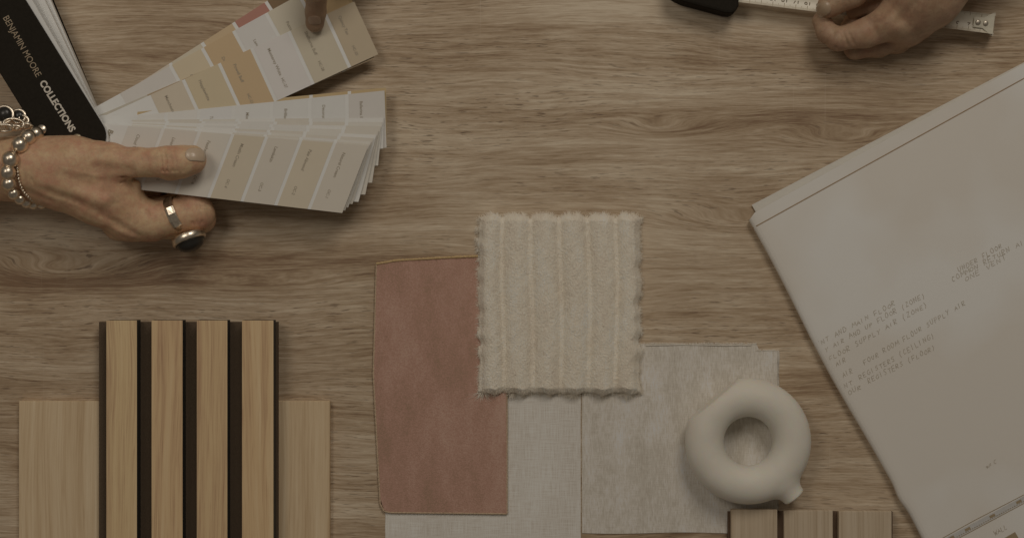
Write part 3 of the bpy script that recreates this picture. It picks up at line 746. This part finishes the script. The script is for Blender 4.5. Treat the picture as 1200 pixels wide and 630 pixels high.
# ------------------------------------------------------------- skin
def skin(name, base, red, dark, light, seed=0):
    t = NT(name); co = t.mapping(t.coord(), (1, 1, 1), 0, (seed, seed*.3, 0))
    a = t.noise(co, 42, 3, .6); b = t.noise(co, 420, 3, .6); c = t.noise(co, 130, 4, .7)
    k = t.ramp(a, [(.3, base), (.5, light), (.75, base)]); k = t.mix(t.ramp(t.noise(co, 70, 5, .75), [(.38, G(0)), (.66, G(.9))]), k, red)
    k = t.mix(t.ramp(t.noise(co, 55, 4, .7, .6), [(.5, G(0)), (.72, G(.55))]), k, dark)
    k = t.mix(t.ramp(b, [(.55, G(0)), (.75, G(.35))]), k, dark)
    t.col(k); t.rough(.5); t.b.inputs['Subsurface Weight'].default_value = .08; t.b.inputs['Subsurface Radius'].default_value = (.004, .0015, .0008); t.b.inputs['Subsurface Scale'].default_value = 1
    t.b.inputs['Specular IOR Level'].default_value = .3
    v = t.n('ShaderNodeTexVoronoi'); v.inputs['Scale'].default_value = 900; t.l(t.mapping(co, (1, 1.8, 1), .4), v.inputs['Vector'])
    h = t.math('ADD', t.math('MULTIPLY', c, 1.2), t.math('MULTIPLY', v.outputs['Distance'], .35)); t.bump(h, .35, .0009)
    return t.m
M_sk = skin('warm_skin', A(124, 97, 70), A(120, 83, 63), A(98, 74, 55), A(131, 107, 79))
M_sk2 = skin('tanned_skin', A(104, 80, 58), A(102, 74, 56), A(78, 58, 42), A(112, 90, 68), 5)
M_sk3 = skin('brown_skin', A(90, 70, 51), A(92, 68, 50), A(72, 54, 38), A(98, 78, 58), 9)

def groove(X, Y, Z, p, q, w_, dep, bow=(0, 0, 0)):
    m = tuple((p[i]+q[i])/2+bow[i] for i in range(3))
    g = np.minimum(cone(X, Y, Z, (*p, 0), (*m, 0)), cone(X, Y, Z, (*m, 0), (*q, 0)))
    return dep*np.exp(-(g/w_)**2)
def nail(name, fn, c, along, side, L, wd, mat, parent, up=(0, 0, 1), lift=.5):
    """nail plate hugging a fingertip: c, along, side, up in px space"""
    c, along, side, up = [np.array(x, float) for x in (c, along, side, up)]
    along /= np.linalg.norm(along); side /= np.linalg.norm(side); up /= np.linalg.norm(up)
    nu, nv = 14, 12; V = []
    for i in range(nu+1):
        for j in range(nv+1):
            a = i/nu*2-1; b = j/nv*2-1
            sx = a*L/2; ed = math.sqrt(max(0, 1-abs(a)**3.2)) if a < 0 else (1-.22*a**4)
            p = c+along*(sx*(1-.12*b*b if a > 0 else 1))+side*(b*wd/2*max(.25, ed))
            lo_, hi_ = -16., 22.
            for _ in range(14):
                m = (lo_+hi_)/2; q = p+up*m
                if fn(*[np.array([x], np.float32) for x in q])[0] < 0: lo_ = m
                else: hi_ = m
            V.append(p+up*(lo_+lift*(1-.6*abs(b)**3)))
    F = [(i*(nv+1)+j, (i+1)*(nv+1)+j, (i+1)*(nv+1)+j+1, i*(nv+1)+j+1) for i in range(nu) for j in range(nv)]
    o = mesh(name, to_world(np.array(V)), F, mat, parent, True)
    s = o.modifiers.new('thick', 'SOLIDIFY'); s.thickness = .0005; s.offset = 0
    return o
def nailmat(name, c):
    t = NT(name); t.col(A(*c)); t.rough(.3); t.b.inputs['Subsurface Weight'].default_value = .05; t.b.inputs['Coat Weight'].default_value = .1; return t.m

# ---- left hand: thumb on the strips, fingers curled beneath the deck
def w3(px, py, z): return wp(px, py, z, 0)[:3]
def hand_a(X, Y, Z):
    palm = chain(X, Y, Z, [wp(-150, 205, 58, 46), wp(-60, 199, 58, 39), wp(22, 198, 58, 34), wp(75, 205, 58, 38), wp(118, 226, 54, 35), wp(158, 255, 46, 25)], 14)
    palm = smin(palm, chain(X, Y, Z, [wp(40, 190, 70, 27), wp(90, 188, 74, 25.5), wp(128, 188, 76, 20)], 8), 14)
    palm = smin(palm, chain(X, Y, Z, [wp(60, 215, 34, 26), wp(120, 236, 30, 24), wp(150, 250, 28, 20)], 8), 12)
    th = chain(X, Y, Z, [wp(120, 190, 77, 19.5), wp(160, 190.5, 79, 16.3), wp(196, 190, 80, 17.2), wp(211, 189.5, 79, 17.6), wp(225, 187, 78, 16.2)], 5)
    th = smin(th, cone(X, Y, Z, wp(200, 198, 74, 13), wp(224, 190, 72, 13)), 5)
    palm = smin(palm, th, 9)
    # web between thumb and index
    palm = smin(palm, chain(X, Y, Z, [wp(128, 205, 62, 17), wp(152, 222, 54, 12), wp(160, 240, 48, 12)], 5), 9)
    idx = chain(X, Y, Z, [wp(150, 258, 45, 24), wp(178, 259, 42, 22.5), wp(208, 252, 39, 19), wp(233, 250, 37, 17.5), wp(226, 226, 33, 15), wp(205, 205, 32, 13)], 5)
    mid = chain(X, Y, Z, [wp(140, 262, 30, 20), wp(205, 262, 22, 17.5), wp(236, 256, 19, 16), wp(222, 226, 16, 14.5), wp(198, 210, 15, 12)], 5)
    rng = chain(X, Y, Z, [wp(125, 248, 22, 18), wp(190, 246, 18, 15.5), wp(218, 238, 16, 14.5), wp(205, 212, 14, 13), wp(180, 200, 13, 11)], 5)
    pky = chain(X, Y, Z, [wp(100, 232, 20, 17), wp(160, 225, 14, 13), wp(184, 216, 13, 12), wp(172, 196, 12, 10.5)], 5)
    fg = smin(smin(idx, mid, 2.5), smin(rng, pky, 2.5), 2.0)
    d = smin(palm, fg, 7)
    d = smin(d, cone(X, Y, Z, wp(160, 216, 62, 4.5), wp(157, 236, 58, 7)), 3)      # skin fold by the index base
    # creases over the thumb joint, web and wrist
    for i, x in enumerate((187.5, 192.5, 199, 204)):
        d = d+groove(X, Y, Z, w3(x-1.5, 174, 93), w3(x+3.5, 200, 93), 1.8, [1.7, 1.9, 1.4, .8][i], (2.0, 0, 5))
    d = d+groove(X, Y, Z, w3(128, 204, 86), w3(170, 207, 76), 2.6, 3.2)
    d = d+groove(X, Y, Z, w3(112, 196, 98), w3(150, 200, 94), 6, 2.6)
    d = d+groove(X, Y, Z, w3(148, 212, 76), w3(161, 213, 66), 1.7, 2.0)
    for (p, q, w_, dp) in (((58, 224, 92), (122, 249, 82), 7, 2.0), ((75, 205, 98), (122, 224, 92), 6, 1.1), ((118, 252, 80), (162, 276, 62), 5, 1.8), ((28, 222, 86), (60, 236, 84), 5, 1.5)):
        d = d+groove(X, Y, Z, w3(*p), w3(*q), w_, dp)
    for (p, q, w_, dp) in (((48, 212, 95), (122, 236, 90), 6, -2.0), ((96, 252, 76), (158, 278, 62), 5, -1.4), ((150, 240, 70), (166, 268, 64), 9, -1.6)):
        d = d+groove(X, Y, Z, w3(*p), w3(*q), w_, dp)
    for (x, y0, y1, z) in ((224, 234, 264, 55), (229, 234, 264, 55), (235, 234, 264, 54), (176, 236, 256, 66)):
        d = d+groove(X, Y, Z, w3(x, y0, z), w3(x+2, y1, z-4), 1.7, 1.3)
    # veins and tendons on the back of the hand, folds round the web and first finger joint
    for P_, w_, dp in ((((38, 205, 96), (80, 198, 99), (120, 208, 94)), 2.6, -.8), (((62, 208, 96), (92, 224, 92), (140, 236, 84)), 2.8, -.9), (((45, 224, 88), (90, 240, 84), (130, 262, 72)), 2.8, -.8)):
        d = d+groove(X, Y, Z, w3(*P_[0]), w3(*P_[1]), w_, dp*.7)+groove(X, Y, Z, w3(*P_[1]), w3(*P_[2]), w_, dp*.7)
    for (p, q, w_, dp) in (((140, 214, 78), (166, 208, 70), 1.6, 1.3), ((168, 233, 62), (186, 236, 60), 1.6, 1.2), ((150, 226, 70), (176, 246, 64), 2.4, .9), ((212, 182, 94), (215, 200, 92), 1.6, .5), ((34, 176, 92), (38, 214, 95), 1.8, .8), ((183, 178, 93), (185, 200, 92), 1.6, .8)):
        d = d+groove(X, Y, Z, w3(*p), w3(*q), w_, dp)
    d = d+.22*np.sin(X*.31+Y*.17)*np.sin(Y*.27+Z*.2)*np.sin(Z*.23+X*.11)
    return d
pa = empty('person', -20, 200, 0)
tag(pa, 'hand with silver bracelets and rings, thumb pressing the fanned colour strips', 'person', 'hands working over the table')
body('hand', hand_a, (-150, 130, -2), (262, 300, 112), .9, M_sk, pa)
nx, ny, nz_ = w3(228.5, 180.5, 92)
nail('nail', hand_a, (nx, ny, nz_), (1, -.08, -.12), (.05, 1, -.0), 21, 16.5, nailmat('nail_pale', (124, 104, 83)), pa, (0.05, -.28, 1))

# ---- right hand, pinching the tape
def hand_b(X, Y, Z):
    palm = chain(X, Y, Z, [wp(1200, -130, 75, 50), wp(1130, -60, 66, 42), wp(1085, -8, 56, 40), wp(1056, 20, 46, 27)], 14)
    palm = smin(palm, chain(X, Y, Z, [wp(1140, -70, 70, 42), wp(1230, -220, 150, 46), wp(1270, -330, 220, 52)], 10), 10)
    palm = smin(palm, cone(X, Y, Z, wp(1080, 10, 46, 30), wp(1064, 34, 38, 20)), 10)
    palm = smin(palm, cone(X, Y, Z, wp(1110, -20, 36, 30), wp(1078, 22, 26, 20)), 12)
    th = chain(X, Y, Z, [wp(1070, -62, 62, 26), wp(1030, -32, 58, 19), wp(998, -7, 50, 15.5), wp(972, 7, 43, 13.8)], 5)
    idx = chain(X, Y, Z, [wp(1048, 24, 46, 22), wp(1014, 39, 43, 16.5), wp(982, 46, 38, 13.2), wp(969, 38, 33, 11.8), wp(963, 25, 28, 11)], 4)
    mid = chain(X, Y, Z, [wp(1060, 36, 26, 20), wp(1030, 52, 18, 14.5), wp(1002, 57, 14, 12), wp(996, 34, 12, 11), wp(1004, 14, 12, 10)], 5)
    rng = chain(X, Y, Z, [wp(1074, 30, 22, 18), wp(1052, 48, 15, 14), wp(1030, 50, 13, 12), wp(1024, 26, 12, 11), wp(1034, 8, 12, 10)], 5)
    pky = chain(X, Y, Z, [wp(1084, 22, 20, 18), wp(1070, 40, 13, 12), wp(1056, 36, 12, 11), wp(1054, 14, 11, 10)], 5)
    fill = chain(X, Y, Z, [wp(1000, 14, 24, 8), wp(1040, 2, 24, 12)], 5)
    fg = smin(smin(idx, fill, 4), smin(mid, smin(rng, pky, 3), 2.5), 2)
    d = smin(palm, fg, 7); d = smin(d, th, 3)
    d = d+groove(X, Y, Z, w3(984, 30, 54), w3(996, 60, 48), 2.2, 1.8)+groove(X, Y, Z, w3(976, 32, 50), w3(980, 60, 44), 2.0, 1.5)+groove(X, Y, Z, w3(990, 30, 56), w3(1004, 58, 50), 1.8, 1.3)
    d = d+groove(X, Y, Z, w3(1016, 18, 62), w3(1030, 50, 58), 5, 2.6)+groove(X, Y, Z, w3(990, -4, 64), w3(1000, 12, 62), 1.8, 1.6)+groove(X, Y, Z, w3(995, -7, 66), w3(1005, 9, 64), 1.6, 1.3)
    d = d-groove(X, Y, Z, w3(1040, 26, 68), w3(1046, 32, 66), 10, 3.2)
    d = d+groove(X, Y, Z, w3(1056, 24, 72), w3(1078, -2, 90), 6, 2.4)-groove(X, Y, Z, w3(1066, 36, 64), w3(1100, -6, 96), 6, 1.8)+groove(X, Y, Z, w3(1030, 12, 66), w3(1052, -12, 80), 7, 3)+.2*np.sin(X*.31+Y*.17)*np.sin(Y*.27+Z*.2)*np.sin(Z*.23+X*.11)
    return d
pb = empty('person', 1050, 20, 0)
tag(pb, 'bare hand gripping the tape measure blade between thumb and bent index finger', 'person', 'hands working over the table')
body('hand', hand_b, (940, -360, -2), (1260, 80, 240), 1.25, M_sk2, pb)
nail('nail', hand_b, w3(965.5, 10, 54), (-1, .38, -.5), (.35, 1, 0), 16, 16, nailmat('nail_dull', (112, 91, 70)), pb, (-.15, 0, 1))

# ---- pointing finger from the top edge
def hand_c(X, Y, Z):
    f = chain(X, Y, Z, [wp(369, 27, 38.5, 10.8), wp(370, 14, 48, 11.6), wp(371, -8, 72, 12.4), wp(374, -40, 92, 13.8), wp(384, -85, 100, 16)], 4)
    palm = chain(X, Y, Z, [wp(405, -100, 96, 30), wp(425, -150, 100, 36), wp(440, -230, 105, 32)], 12)
    palm = smin(palm, cone(X, Y, Z, wp(440, -105, 84, 24), wp(455, -160, 92, 28)), 12)
    fg = None
    for i in range(3):
        x = 408+i*21; q = chain(X, Y, Z, [wp(x, -92, 92-i*6, 15), wp(x-2, -58-3*i, 78-i*7, 13), wp(x-3, -66, 54-i*6, 12), wp(x-2, -88, 52-i*5, 11)], 4)
        fg = q if fg is None else smin(fg, q, 2)
    th = chain(X, Y, Z, [wp(395, -130, 74, 20), wp(375, -98, 58, 14), wp(392, -74, 48, 12.5)], 5)
    d = smin(smin(smin(palm, f, 6), fg, 5), th, 5)
    d = d+groove(X, Y, Z, w3(360, -2, 70), w3(382, -2, 70), 1.6, .6, (0, 0, 8))+groove(X, Y, Z, w3(360, -7, 76), w3(382, -7, 76), 1.4, .6, (0, 0, 8))
    return d
pc = empty('person', 372, -20, 0)
tag(pc, 'hand at the top edge with only its pointing finger reaching onto the strips', 'person', 'hands working over the table')
body('hand', hand_c, (345, -240, 20), (490, 50, 145), 1.0, M_sk3, pc)
nail('nail', hand_c, w3(369, 23, 50), (-.0, 1, -1.0), (1, 0, 0), 12, 14, nailmat('nail_brown', (98, 76, 58)), pc, (0, .3, 1))

# ------------------------------------------------------------- jewellery
M_bead = plain('polished_silver', (.85, .75, .62, 1), .3, 1, .12, 500, .5, .25, 700)
M_blk = plain('black_stone', A(24, 21, 17), .3, 0, .1, 100)
def sphere(c, r, seg=20, rg=12, sq=1.0):
    V = []; F = []
    for i in range(rg+1):
        ph = math.pi*i/rg
        for j in range(seg):
            th = 2*math.pi*j/seg; V.append((c[0]+r*math.sin(ph)*math.cos(th), c[1]+r*math.sin(ph)*math.sin(th), c[2]+r*sq*math.cos(ph)))
    for i in range(rg):
        for j in range(seg): F.append((i*seg+j, (i+1)*seg+j, (i+1)*seg+(j+1) % seg, i*seg+(j+1) % seg))
    return np.array(V)*S, F
def torus(c, R, r, axis, sx=1.0, seg=36, m=10, dirx=None, th0=0, th1=2*math.pi):
    axis = np.array(axis, float); axis /= np.linalg.norm(axis); t1 = np.array(dirx if dirx is not None else np.cross(axis, [.2, .3, 1]), float); t1 -= axis*t1.dot(axis); t1 /= np.linalg.norm(t1); t2 = np.cross(axis, t1); V = []; F = []
    for i in range(seg):
        a = 2*math.pi*i/seg; cc = c+t1*R*sx*math.cos(a)+t2*R*math.sin(a); rad = t1*math.cos(a)+t2*math.sin(a)
        for j in range(m):
            b = 2*math.pi*j/m; V.append(cc+(rad*math.cos(b)+axis*math.sin(b))*r)
    for i in range(seg):
        for j in range(m): F.append((i*m+j, ((i+1) % seg)*m+j, ((i+1) % seg)*m+(j+1) % m, i*m+(j+1) % m))
    return np.array(V)*S, F
# large bead bracelet: visible beads then the hidden underside
vis = [(50.5, 152.5, 8.2, 62), (42, 157, 8, 78), (33, 161, 8.3, 90), (23.3, 169.5, 8.8, 97), (11.8, 187, 8.8, 103), (9, 202, 8.2, 103), (10.3, 215, 7.6, 98), (16, 226.5, 6.6, 89), (23.5, 233, 6, 78), (31, 237, 5.8, 67), (39, 238.8, 5.6, 56), (48.5, 238.6, 5.4, 46)]
bb = empty('bead_bracelet', 25, 200, 20)
tag(bb, 'bracelet of large round silver beads around the wrist', 'bracelet', 'bracelets on the wrist')
bps = [(PX(x, y, z), r) for x, y, r, z in vis]
hid = [(56, 232, 5.6, 34), (61, 220, 5.8, 23), (66, 206, 6, 17), (68, 191, 6.3, 17), (67, 176, 6.8, 24), (64, 163, 7.2, 35), (58, 154, 7.6, 48)]
bps += [(PX(x, y, z), r) for x, y, r, z in hid]
for c, r in bps:
    V, F = sphere(c, r*1.1); mesh('bead', V, F, M_bead, bb, True)
def cord(name, pts, r, mat, parent, closed=True):
    P = np.array(pts); n = len(P); V = []; F = []; m = 6
    for i in range(n):
        t = P[(i+1) % n]-P[i-1]; t /= np.linalg.norm(t); a = np.cross(t, [.1, .2, 1]); a /= np.linalg.norm(a); b = np.cross(t, a)
        for j in range(m): V.append(P[i]+r*(a*math.cos(6.283*j/m)+b*math.sin(6.283*j/m)))
    for i in range(n if closed else n-1):
        for j in range(m): F.append((i*m+j, ((i+1) % n)*m+j, ((i+1) % n)*m+(j+1) % m, i*m+(j+1) % m))
    return mesh(name, np.array(V)*S, F, mat, parent, True)
cord('cord', [c for c, r in bps], 1.0, M_sil, bb)
# fine ball chain
fc = empty('ball_chain', 25, 205, 20)
tag(fc, 'fine silver ball chain bracelet beside the large beads', 'bracelet', 'bracelets on the wrist')
cp = [(15.5, 178, 97), (18, 186, 98.5), (20, 194, 99), (21, 202, 98.5), (22, 210, 96), (24.5, 218, 92), (29, 226, 85), (36, 233, 75), (43, 237.5, 64), (50, 240, 52), (56, 238, 40), (58, 228, 24), (55, 210, 19), (48, 190, 20), (38, 170, 32), (30, 160, 52), (22, 160, 75), (17, 168, 90)]
P = np.array([PX(*p) for p in cp]); n = len(P); dense = []
for i in range(n):
    p0, p1, p2, p3 = P[i-1], P[i], P[(i+1) % n], P[(i+2) % n]
    for t in np.linspace(0, 1, 40, endpoint=False): dense.append(.5*((2*p1)+(-p0+p2)*t+(2*p0-5*p1+4*p2-p3)*t*t+(-p0+3*p1-3*p2+p3)*t**3))
dense = np.array(dense); sg = np.linalg.norm(np.diff(dense, axis=0), axis=1); cum = np.concatenate([[0], np.cumsum(sg)]); parts = []
for s in np.arange(0, cum[-1], 3.9):
    c = np.array([np.interp(s, cum, dense[:, k]) for k in range(3)]); parts.append(sphere(c, 1.85, 10, 6))
V, F = merge(parts); mesh('balls', V, F, M_bead, fc, True)
cord('wire', dense[::12], .5, M_sil, fc)
# link bracelet with black stones
lb = empty('stone_bracelet', -5, 140, 30)
tag(lb, 'heavy silver link bracelet set with black stones at the left edge', 'bracelet', 'bracelets on the wrist')
for (x, y, z, r) in ((5, 134.5, 80, 9), (21.5, 136.5, 72, 7), (-16, 132, 72, 9)):
    c = PX(x, y, z); V, F = sphere(c, r, 20, 10, .6); st = mesh('stone', V, F, M_blk, lb, True)
    V, F = torus(c, r+.8, 1.9, (0.1, .2, 1)); mesh('setting', V, F, M_bead, st, True)
for (x, y, z, R, sx, ax, dx) in ((16, 145, 84, 6, 1.9, (0, .3, 1), (1, -.1, 0)), (30, 147.5, 78, 4, 1.7, (.1, -.9, .5), (1, -.2, 0)), (4, 150, 90, 5, 2.2, (0, -.7, .7), (1, .05, 0)), (-14, 151, 93, 6, 1.9, (0, .3, 1), (1, 0, 0)), (28, 140, 74, 4, 1.4, (.2, .3, 1), (1, -.6, 0)), (-30, 156, 95, 6, 1.8, (0, -.4, .8), (1, -.3, 0)), (-46, 166, 98, 6, 1.8, (0, .3, 1), (1, -.4, 0)), (-2, 146.5, 86, 4, 2.2, (0, .9, .5), (1, .1, 0)), (17, 149.5, 86, 3.2, 2.4, (0, -.8, .6), (1, -.05, 0))):
    V, F = torus(PX(x, y, z), R, 1.7, ax, sx, dirx=dx); mesh('link', V, F, M_bead, lb, True)
# hammered band on the index finger
rb = empty('band_ring', 206, 250, 20)
tag(rb, 'wide hammered silver band on the index finger under the strips', 'ring', 'rings on the hand')
def band(c, R1, R2, axis, wd, th, seg, mat, parent, up):
    axis = np.array(axis, float); axis /= np.linalg.norm(axis); t1 = np.array(up, float); t1 -= axis*t1.dot(axis); t1 /= np.linalg.norm(t1); t2 = np.cross(axis, t1); V = []; F = []
    prof = [(-wd/2, -th), (-wd/2*.98, .3), (-wd/4, th*.55), (wd/4, th*.55), (wd/2*.98, .3), (wd/2, -th)]
    m = len(prof)
    for i in range(seg):
        a = 2*math.pi*i/seg; k = 1+random.uniform(-.03, .03); d = t1*math.cos(a)*R1*k+t2*math.sin(a)*R2*k; nrm = d/np.linalg.norm(d)
        for (s, h) in prof: V.append(c+d+axis*s+nrm*(h+random.uniform(-.3, .3)))
    for i in range(seg):
        for j in range(m): F.append((i*m+j, ((i+1) % seg)*m+j, ((i+1) % seg)*m+(j+1) % m, i*m+(j+1) % m))
    return mesh('band', np.array(V)*S, F, mat, parent)
band(PX(206, 251, 40), 21.3, 20.6, (.91, .40, .05), 11, 1.8, 16, M_bead, rb, (0, 0, 1))
rs = empty('stone_ring', 222, 275, 10)
tag(rs, 'silver ring with a large round black stone lowest on the hand', 'ring', 'rings on the hand')
ax_ = np.array([.36, -.90, .10]); ax_ /= np.linalg.norm(ax_); c0 = PX(219.5, 275, 40)
disc('setting', c0, 20, 8.5, ax_, M_bead, rs, 40)
disc('stone', c0+ax_*8.6, 17.5, 1.5, ax_, M_blk, rs, 40, dome=10)
bpy.data.objects['setting'] if 'setting' in bpy.data.objects else None
band(PX(213, 259, 24), 18.8, 18.6, (.93, .35, .1), 5, 1.2, 24, M_bead, rs, (0, 0, 1))
